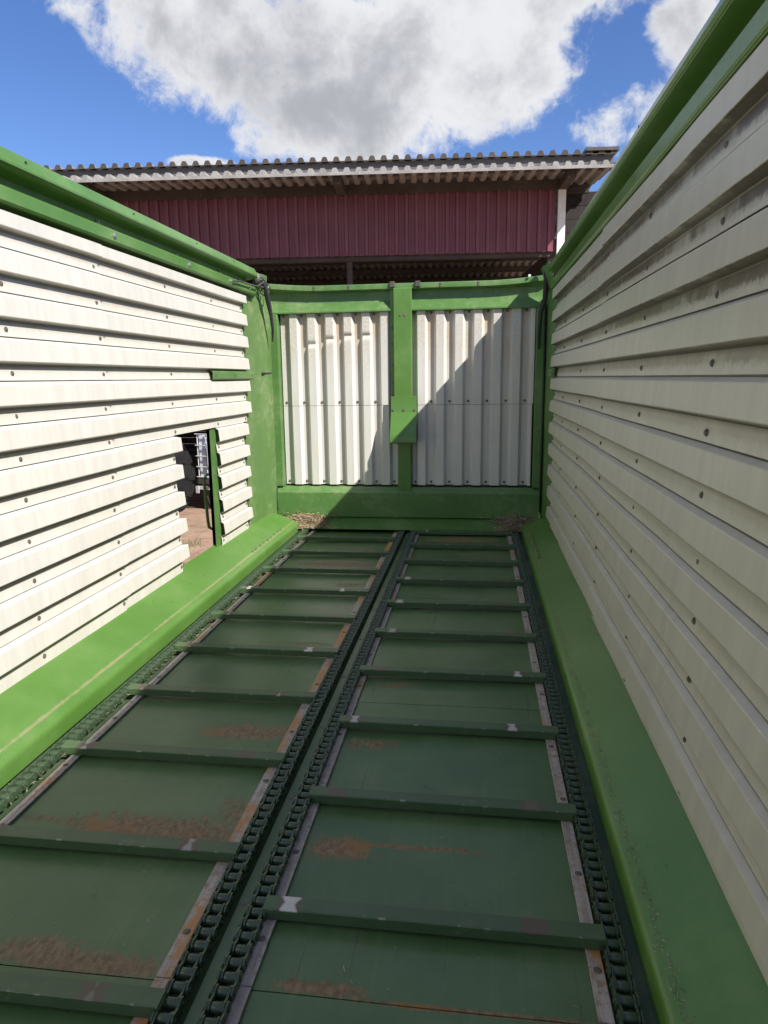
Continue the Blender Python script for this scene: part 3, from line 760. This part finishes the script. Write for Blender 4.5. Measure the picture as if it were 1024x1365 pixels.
INNER = link_mesh('link', 0.0145, False); OUTER = link_mesh('link', 0.0200, True)
LW = 0.745
slm = MB()
SLP = [(0.0430, 0.002), (0.0430, 0.0268), (0.0410, 0.0290), (0.0025, 0.0290), (0.0, 0.0266), (0.0, 0.0016), (0.0430, 0.0016)]
slm.ribbon(SLP[:-1], (0.0, -0.0006), lambda a, b, t: (t, a, b), -LW / 2, LW / 2, 1)
slm = MB(); n_ = len(SLP) - 1
va = [(-LW / 2 + 0.004 * 0, a, b) for a, b in SLP[:-1]]; vb = [(LW / 2, a, b) for a, b in SLP[:-1]]
slm.add(va + vb, [tuple(range(n_)), tuple(range(2 * n_ - 1, n_ - 1, -1))] + [(i, (i + 1) % n_, n_ + (i + 1) % n_, n_ + i) for i in range(n_)])
SLAT = slm.mesh('slat', 'slat_paint', 25)
lug = MB(); lug.box(-0.010, 0.010, -0.004, 0.036, 0.004, 0.024, 0.003); lug.lathe([(0.006, 0), (0.006, 0.006)], (0, -0.004, 0.014), (0, -1, 0), 8)
LUG = lug.mesh('slat_bracket', 'chain_paint')


def conveyor(label, xc_l, xc_r, first, loc):
    r = root('conveyor_mat', label, 'conveyor', loc, 'chain and slat mats on the wagon floor')
    xm = (xc_l + xc_r) / 2
    y = first
    while y < 5.30:
        s = link('slat', SLAT, r, (xm, y, 0.0095)); s.rotation_euler.z = random.uniform(-0.004, 0.004) - 0.003
        s.scale.z = 0.98
        for x in (xc_l + 0.022, xc_r - 0.022):
            link('slat_bracket', LUG, s, (x, y + 0.005, 0.0095)); 
        y += 0.4385
    for xc in (xc_l, xc_r):
        ch = MB(); ch.tube([(xc, 0.45, 0.010), (xc, 5.33, 0.010)], 0.003, 6)
        c = ch.build('chain', 'chain_paint', r)
        n = int((5.33 - 0.56) / PITCH)
        for k in range(n):
            o = link('link', INNER if k % 2 else OUTER, c, (xc + random.uniform(-0.0006, 0.0006), 0.56 + PITCH * k, 0.0185 + random.uniform(-0.0006, 0.0006)))
    return r


conveyor('slatted chain conveyor whose outer chain runs beside the sunlit wall with the doorway', -1.347, -0.572, 0.614, (-0.961, 0.5, 0))
conveyor('slatted chain conveyor lying in full shade beside the shaded grimy wall', -0.480, 0.297, 0.880, (-0.092, 0.5, 0))

# ------------------------------------------------------------------ shed behind
TH = math.radians(4.7)
DD = Vector((math.cos(TH), math.sin(TH), 0)); NN = Vector((-math.sin(TH), math.cos(TH), 0))


def sh(s, d, z): return tuple(DD * s + NN * d + Vector((0, 0, z)))


shed = root('farm_shed', 'open fronted farm shed with burgundy cladding and grey corrugated roof behind the tailgate', 'shed', sh(-3, 11, GZ))


def shed_box(b, s0, s1, d0, d1, z0, z1):
    vs = [sh(s, d, z) for s in (s0, s1) for d in (d0, d1) for z in (z0, z1)]
    return b.add(vs, [(0, 1, 3, 2), (4, 6, 7, 5), (0, 4, 5, 1), (2, 3, 7, 6), (0, 2, 6, 4), (1, 5, 7, 3)])


def ridge(u):
    k = min(1.0, max(0.0, (0.5 + 0.5 * math.cos(2 * math.pi * u) - 0.35) / 0.42)); return k * k * (3 - 2 * k)


def closure(s0, s1, amp, d, zlow, zbase, per=12):
    """Solid strip whose upper edge follows the roof ribs."""
    b = MB(); n = int((s1 - s0) / PER * per); vs = []; fs = []
    for i in range(n + 1):
        x_ = s0 + (s1 - s0) * i / n; h = zbase + amp * ridge((x_ - S0) / PER)
        for dd in (d, d + 0.008): vs += [sh(x_, dd, zlow), sh(x_, dd, h)]
    for i in range(n):
        a = i * 4; e = a + 4
        fs += [(a, e, e + 1, a + 1), (a + 2, a + 3, e + 3, e + 2), (a + 1, e + 1, e + 3, a + 3), (a, a + 2, e + 2, e)]
    fs += [(0, 1, 3, 2), (n * 4, n * 4 + 2, n * 4 + 3, n * 4 + 1)]
    return b.add(vs, fs)


def corrugated(s0, s1, period, amp, d0, d1, z0, z1, nseg, th=0.006, per=12, flat=False):
    """Wavy roof sheet running from (d0, z0) to (d1, z1)."""
    b = MB(); P = []
    k = 0
    if flat:
        x = s0
        while x < s1:
            for u, h in ((0.0, 0), (0.10, 0), (0.13, 1), (0.17, 1), (0.20, 0), (0.30, 0), (0.33, .5), (0.40, .5), (0.43, 0), (0.60, 0), (0.63, .5), (0.70, .5), (0.73, 0)):
                P.append((x + u * period, h * amp))
            x += period
        P.append((s1, 0))
    else:
        n = int((s1 - s0) / period * per)
        P = [(s0 + (s1 - s0) * i / n, amp * ridge(i / per)) for i in range(n + 1)]
    b.ribbon(P, (0, -th), lambda a, h, t: sh(a, d0 + (d1 - d0) * t, z0 + (z1 - z0) * t + h), 0, 1, nseg)
    b.attr = None
    return b


PER = 0.166
S0, S1 = -9.6, 2.72
# upper roof: separate sheets, front edge over the fascia, falling towards the back
x = S0; i = 0
while x < S1 - 0.2:
    x2 = min(x + PER * 6, S1)
    dz = random.uniform(-0.004, 0.004)
    corrugated(x, x2, PER, 0.05, 10.45, 22.5, 4.185 + dz, 3.25 + dz, 3).build('roof_sheet', 'fibre_cement', shed, 50)
    x = x2
fs = MB(); shed_box(fs, S0, S1 - 0.03, 10.50, 10.53, 3.985, 4.178); fs.build('fascia_board', 'grey_fascia', shed)
# lower eave sheets with a pale drip edge
x = S0
while x < S1 - 0.2:
    x2 = min(x + PER * 6, S1)
    corrugated(x, x2, PER, 0.058, 10.20, 11.35, 3.975, 4.02, 1).build('eave_sheet', 'eave_sheet', shed, 50)
    x = x2
closure(S0, S1, 0.052, 10.188, 3.935, 3.976).build('drip_edge', 'eave_sheet', shed, 40)
closure(S0, S1, 0.058, 10.440, 4.178, 4.186).build('ridge_closure', 'dark_timber', shed, 40)
# wall cladding: trapezoid sheets between the eave beam and the open bay below
x = -9.5
while x < 2.0:
    x2 = min(x + 1.05, 2.02); b = MB(); P = []; u = x
    while u < x2 - 0.01:
        for du, h in ((0.0, 0.0), (0.010, 0.034), (0.014, 0.036), (0.052, 0.036), (0.056, 0.034), (0.068, 0), (0.100, 0), (0.104, 0.004), (0.110, 0.004), (0.114, 0)):
            if u + du < x2: P.append((u + du, h))
        u += 0.150
    P.append((x2, 0.0))
    b.ribbon(P, (0, -0.003), lambda a, h, t: sh(a, 11.0 - h, t), 3.012, 3.90, 1); b.attr = None
    b.build('wall_cladding', 'burgundy', shed, 20)
    x = x2
bm_ = MB(); shed_box(bm_, S0, 2.10, 10.94, 10.968, 3.865, 4.00); bm_.build('eave_beam', 'dark_timber', shed)
for s in (-8.3, -4.7, -1.12, 2.1):
    rf = MB(); shed_box(rf, s - 0.06, s + 0.06, 10.32, 10.935, 3.86, 3.966); rf.build('rafter_end', 'dark_timber', shed)
tr = MB(); shed_box(tr, 2.045, 2.155, 10.955, 11.06, 2.9, 3.862); tr.build('corner_trim', 'white_trim', shed)
lt = MB(); shed_box(lt, S0, 2.04, 11.03, 11.15, 2.95, 3.20); lt.build('lintel_beam', 'dark_timber', shed)
# posts inside
for s, d in ((-8.2, 12.6), (-1.18, 12.6), (2.0, 11.2), (-4.7, 21.8), (0.0, 21.8)):
    zt = 4.1 - (d - 10.45) * 0.0776
    pm = MB(); shed_box(pm, s - 0.045, s + 0.045, d - 0.045, d + 0.045, GZ, zt - 0.32); shed_box(pm, s - 0.09, s + 0.09, d - 0.06, d + 0.06, zt - 0.32, zt - 0.14)
    pm.build('roof_post', 'slate_post', shed)
for d in [11.6 + 1.05 * k for k in range(10)]:
    zt = 4.175 - (d - 10.45) * 0.0776
    pm = MB(); shed_box(pm, S0, S1 - 0.1, d - 0.04, d + 0.04, zt - 0.13, zt - 0.012); pm.build('purlin', 'brown_boards', shed)
z = GZ
while z < 3.1:
    pm = MB(); shed_box(pm, S0, S1, 22.3 + random.uniform(0, 0.01), 22.34, z + 0.006, min(z + 0.2, 3.2)); pm.build('board', 'brown_boards', shed); z += 0.2
for s in (S0 + 0.1, 2.10):
    pm = MB(); shed_box(pm, s, s + 0.04, 11.2, 22.28, GZ, 3.2); pm.build('gable_wall', 'brown_boards', shed)
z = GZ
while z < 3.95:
    pm = MB(); shed_box(pm, 2.17, 3.3, 11.7 + random.uniform(0, 0.01), 11.74, z + 0.006, min(z + 0.2, 4.02)); pm.build('board', 'shade_dark_boards', shed); z += 0.2
rc = MB(); shed_box(rc, S1 - 0.42, S1 + 0.03, 10.42, 10.80, 4.22, 4.262); rc.build('ridge_cap', 'dark_steel', shed)

# ------------------------------------------------------------------ tractor and tank seen through the doorway
def tyre(b, c, R, r, width, axis):
    pass


trac = root('tractor', 'dark tractor parked by the shed, its lugged black rear tyre showing through the wagon doorway', 'tractor', (-4.9, 10.7, GZ))


def wheel(c, R, wd, nl):
    c = Vector(c)
    tyb = MB(); prof = [(R * 0.56, -wd * 0.40), (R * 0.66, -wd * 0.5), (R * 0.86, -wd * 0.5), (R * 0.94, -wd * 0.42), (R * 0.955, 0), (R * 0.94, wd * 0.42), (R * 0.86, wd * 0.5), (R * 0.66, wd * 0.5), (R * 0.56, wd * 0.40)]
    tyb.lathe(prof, c, AX, 36)
    ax = Vector(AX).normalized(); a0 = ax.orthogonal().normalized(); b0 = ax.cross(a0)
    for k in range(nl):
        for sgn in (-1, 1):
            pts = []
            for f, rr in ((0.03, 1.0), (0.28, 1.0), (0.47, 0.97), (0.5, 0.87)):
                an = 2 * math.pi * (k + (0.25 if sgn > 0 else -0.25)) / nl + 0.30 * f * 1.2
                for w_, r_ in ((-0.035, rr), (0.035, rr), (0.045, rr - 0.07), (-0.045, rr - 0.07)):
                    an2 = an + w_ / R * 0.9
                    pts.append(c + ax * (sgn * f * wd) + (a0 * math.cos(an2) + b0 * math.sin(an2)) * R * r_)
            fs_ = []
            for j in range(3):
                for q in range(4): fs_.append((j * 4 + q, j * 4 + (q + 1) % 4, j * 4 + 4 + (q + 1) % 4, j * 4 + 4 + q))
            fs_ += [(0, 3, 2, 1), (12, 13, 14, 15)]; tyb.add(pts, fs_)
    wh = tyb.build('wheel', 'tyre_rubber', trac, 35)
    rm = MB(); rm.lathe([(R * 0.57, -wd * 0.38), (R * 0.50, -wd * 0.30), (R * 0.46, -wd * 0.06), (R * 0.16, wd * 0.02), (R * 0.13, wd * 0.16), (R * 0.05, wd * 0.18)], c, AX, 24); rm.build('rim', 'tractor_body', wh)
    return wh


AX = (math.cos(math.radians(116)), math.sin(math.radians(116)), 0)
axv = Vector(AX); fw = Vector((-axv.y, axv.x, 0))
cW = Vector((-5.46, 10.75, GZ + 0.86))
wheel(cW, 0.86, 0.46, 18)
wheel(cW + axv * 1.55 , 0.86, 0.46, 18)
wheel(cW + fw * 2.3 + axv * 0.1 + Vector((0, 0, -0.3)), 0.56, 0.32, 16)
wheel(cW + fw * 2.3 + axv * 1.45 + Vector((0, 0, -0.3)), 0.56, 0.32, 16)


def obox(b, c, hx, hy, hz):
    c = Vector(c); vs = [c + axv * (sx * hx) + fw * (sy * hy) + Vector((0, 0, sz * hz)) for sx in (-1, 1) for sy in (-1, 1) for sz in (-1, 1)]
    return b.add(vs, [(0, 1, 3, 2), (4, 6, 7, 5), (0, 4, 5, 1), (2, 3, 7, 6), (0, 2, 6, 4), (1, 5, 7, 3)])


mid = cW + axv * 0.775
b = MB(); obox(b, mid + fw * 1.1, 0.22, 1.5, 0.22); b.build('chassis', 'tractor_body', trac)
b = MB(); obox(b, mid + fw * 1.9 + Vector((0, 0, 0.5)), 0.34, 0.8, 0.34); b.build('bonnet', 'tractor_body', trac)
b = MB()
for sx in (-1, 1):
    for sy in (-1, 1): b.tube([mid + fw * (0.35 + sy * 0.62) + axv * (sx * 0.6) + Vector((0, 0, 0.3)), mid + fw * (0.35 + sy * 0.55) + axv * (sx * 0.55) + Vector((0, 0, 1.7))], 0.035, 6)
b.build('cab_frame', 'tractor_body', trac)
b = MB(); obox(b, mid + fw * 0.35 + Vector((0, 0, 1.75)), 0.7, 0.8, 0.05); b.build('cab_roof', 'tractor_body', trac)
b = MB(); obox(b, mid + Vector((0, 0, 0)), 0.85, 0.08, 0.08); b.build('axle', 'tractor_body', trac)

# caged liquid tank on a dark stand
TC = Vector((-5.17, 12.45, -0.60))
ibc = root('liquid_tank', 'white caged liquid tank with a pale label beyond the doorway', 'tank', TC)
tx = Vector((0.96, -0.28, 0)).normalized(); ty = Vector((0.28, 0.96, 0)).normalized()


def tb_box(b, x0, x1, y0, y1, z0, z1):
    vs = [TC + tx * x_ + ty * y_ + Vector((0, 0, z_)) for x_ in (x0, x1) for y_ in (y0, y1) for z_ in (z0, z1)]
    return b.add(vs, [(0, 1, 3, 2), (4, 6, 7, 5), (0, 4, 5, 1), (2, 3, 7, 6), (0, 2, 6, 4), (1, 5, 7, 3)])


b = MB(); tb_box(b, 0.02, 0.98, 0.03, 0.97, 0.03, 0.80); b.build('tank_body', 'tank_plastic', ibc)
for k in range(6):
    b = MB(); xx = 0.01 + 0.196 * k; b.tube([TC + tx * xx + ty * 0.0 + Vector((0, 0, 0.0)), TC + tx * xx + Vector((0, 0, 0.84))], 0.011, 6); b.build('cage_bar', 'galvanised', ibc)
for z in (0.03, 0.22, 0.42, 0.62, 0.83):
    b = MB(); b.tube([TC + tx * -0.03 + ty * -0.015 + Vector((0, 0, z)), TC + tx * 1.0 + ty * -0.015 + Vector((0, 0, z))], 0.011, 6); b.build('cage_bar', 'galvanised', ibc)
b = MB(); tb_box(b, 0.24, 0.62, -0.03, -0.022, 0.25, 0.70); b.build('label_plate', 'tank_label', ibc)
b = MB(); b.lathe([(0.05, 0), (0.05, 0.10), (0.03, 0.11), (0.03, 0.16)], TC + tx * 0.5 + Vector((0, 0, 0.09)), -ty, 12); b.build('outlet_valve', 'black_rubber', ibc)
st = root('tank_stand', 'dark steel stand with a pale crossbar under the caged tank', 'stand', TC + Vector((0, 0, GZ - TC.z)))
b = MB()
for x_ in (0.05, 0.9):
    for y_ in (0.05, 0.9): tb_box(b, x_, x_ + 0.07, y_, y_ + 0.07, GZ - TC.z, -0.10)
tb_box(b, -0.02, 1.02, -0.02, 1.02, -0.098, -0.012)
b.build('stand_frame', 'dark_steel', st)
b = MB(); tb_box(b, -0.02, 1.02, -0.06, -0.025, -0.20, -0.14); tb_box(b, -0.03, 0.04, -0.08, -0.062, -0.27, -0.14); b.build('crossbar', 'galvanised', st)

# grass tufts in the yard by the doorway
def blades(name, spots, n, size, material, label, cat, flat=0.0, seed=1):
    rnd = random.Random(seed); b = MB(); tone = []
    for _ in range(n):
        c, nor, tg_ = spots(rnd)
        c = Vector(c); L = size[0] * rnd.uniform(0.4, 1.3); wd = size[1] * rnd.uniform(0.6, 1.5)
        an = rnd.uniform(0, 2 * math.pi); tilt = rnd.uniform(-0.25, 0.5) * (1 - flat) + (1.35 if tg_ == 'up' else 0) * 0.8
        d = Vector((math.cos(an) * math.cos(tilt), math.sin(an) * math.cos(tilt), math.sin(tilt)))
        e = d.cross(Vector((rnd.uniform(-1, 1), rnd.uniform(-1, 1), 1))).normalized(); f = d.cross(e)
        a0 = c - d * L * (0.5 if tg_ != 'up' else 0); a1 = a0 + d * L
        vs = [a0 + e * wd, a0 - e * wd * 0.5 + f * wd * 0.8, a0 - e * wd * 0.5 - f * wd * 0.8, a1 + e * wd * 0.7, a1 - e * wd * 0.4 + f * wd * 0.5, a1 - e * wd * 0.4 - f * wd * 0.5]
        b.add(vs, [(0, 2, 1), (3, 4, 5), (0, 1, 4, 3), (1, 2, 5, 4), (2, 0, 3, 5)])
        tone += [rnd.random() ** 1.2] * 6
    b.attr = ('tone', tone)
    o = b.build(name, material); o['kind'] = 'stuff'; o['label'] = label; o['category'] = cat
    return o


def grass_spots(r):
    k = r.randrange(40); q = random.Random(k * 7 + 3); cx, cy = q.uniform(-9, -2.3), q.uniform(5.6, 10.3)
    return (cx + r.gauss(0, 0.12), cy + r.gauss(0, 0.12), GZ), None, 'up'


blades('grass_tufts', grass_spots, 2600, (0.10, 0.003), 'grass_blade', 'short green grass tufts in the dirt yard', 'grass', seed=4)


def pile(cx, cy, rx, ry, h):
    def f(r):
        a = r.uniform(0, 2 * math.pi); q = r.random() ** 0.62 * (1.0 if r.random() < 0.86 else r.uniform(1.0, 1.9)); k = 1 + 0.25 * math.sin(3 * a + cx)
        x = cx + math.cos(a) * q * rx * k; y = cy + math.sin(a) * q * ry
        zb = 0.036 + max(0.0, (y - 5.35)) * 0.63
        y = min(y, 5.43)
        zz = zb + h * max(0, 1 - q ** 1.3) * r.random() ** 0.5 + 0.004
        return (x, y, zz), None, 'flat'
    return f


blades('chaff_pile', pile(-1.36, 5.40, 0.21, 0.085, 0.050), 2600, (0.036, 0.0017), 'pale_chaff', 'pale dry chaff heap in the sunlit tailgate corner', 'chaff', seed=5)
blades('chaff_pile', pile(0.31, 5.40, 0.165, 0.085, 0.060), 2600, (0.034, 0.0017), 'brown_chaff', 'brown chaff heap in the shaded tailgate corner', 'chaff', seed=6)


def lip_spots(r):
    y = r.uniform(0.9, 5.3); dens = 0.5 + 0.5 * math.sin(y * 5.1) * math.sin(y * 2.3 + 1)
    x = -1.455 + r.gauss(0, 0.008 + 0.008 * dens)
    return (x, y, 0.084 - (x + 1.455) * 0.45 + 0.002), None, 'flat'


blades('chaff_line', lip_spots, 5000, (0.0045, 0.0006), 'pale_chaff', 'thin line of crumbled chaff along the sunlit sideboard lip', 'chaff', 0.9, seed=8)


def lip_spots_r(r):
    y = r.uniform(0.9, 5.3); x = 0.378 + r.gauss(0, 0.006)
    return (x, y, 0.083 + (x - 0.378) * 0.45 + 0.001), None, 'flat'


blades('chaff_line', lip_spots_r, 1500, (0.006, 0.0006), 'brown_chaff', 'sparse crumbs of chaff along the shaded sideboard lip', 'chaff', 0.9, seed=9)


def floor_spots(r):
    x = r.choice((r.uniform(-1.30, -0.62), r.uniform(-0.44, 0.25))); y = 0.7 + 4.6 * r.random()
    return (x, y, 0.004), None, 'flat'


blades('straw_litter', floor_spots, 300, (0.011, 0.0006), 'pale_chaff', 'short straw bits scattered over the dark green floor', 'straw', 1.0, seed=10)


def chain_spots(r):
    x = -1.347 + r.gauss(0, 0.014); y = r.uniform(0.8, 5.3)
    return (x, y, 0.006 + 0.012 * r.random()), None, 'flat'


blades('chaff_line', chain_spots, 2600, (0.013, 0.0012), 'pale_chaff', 'chaff caught along the outer chain under the sunlit sideboard', 'chaff', 0.5, seed=12)
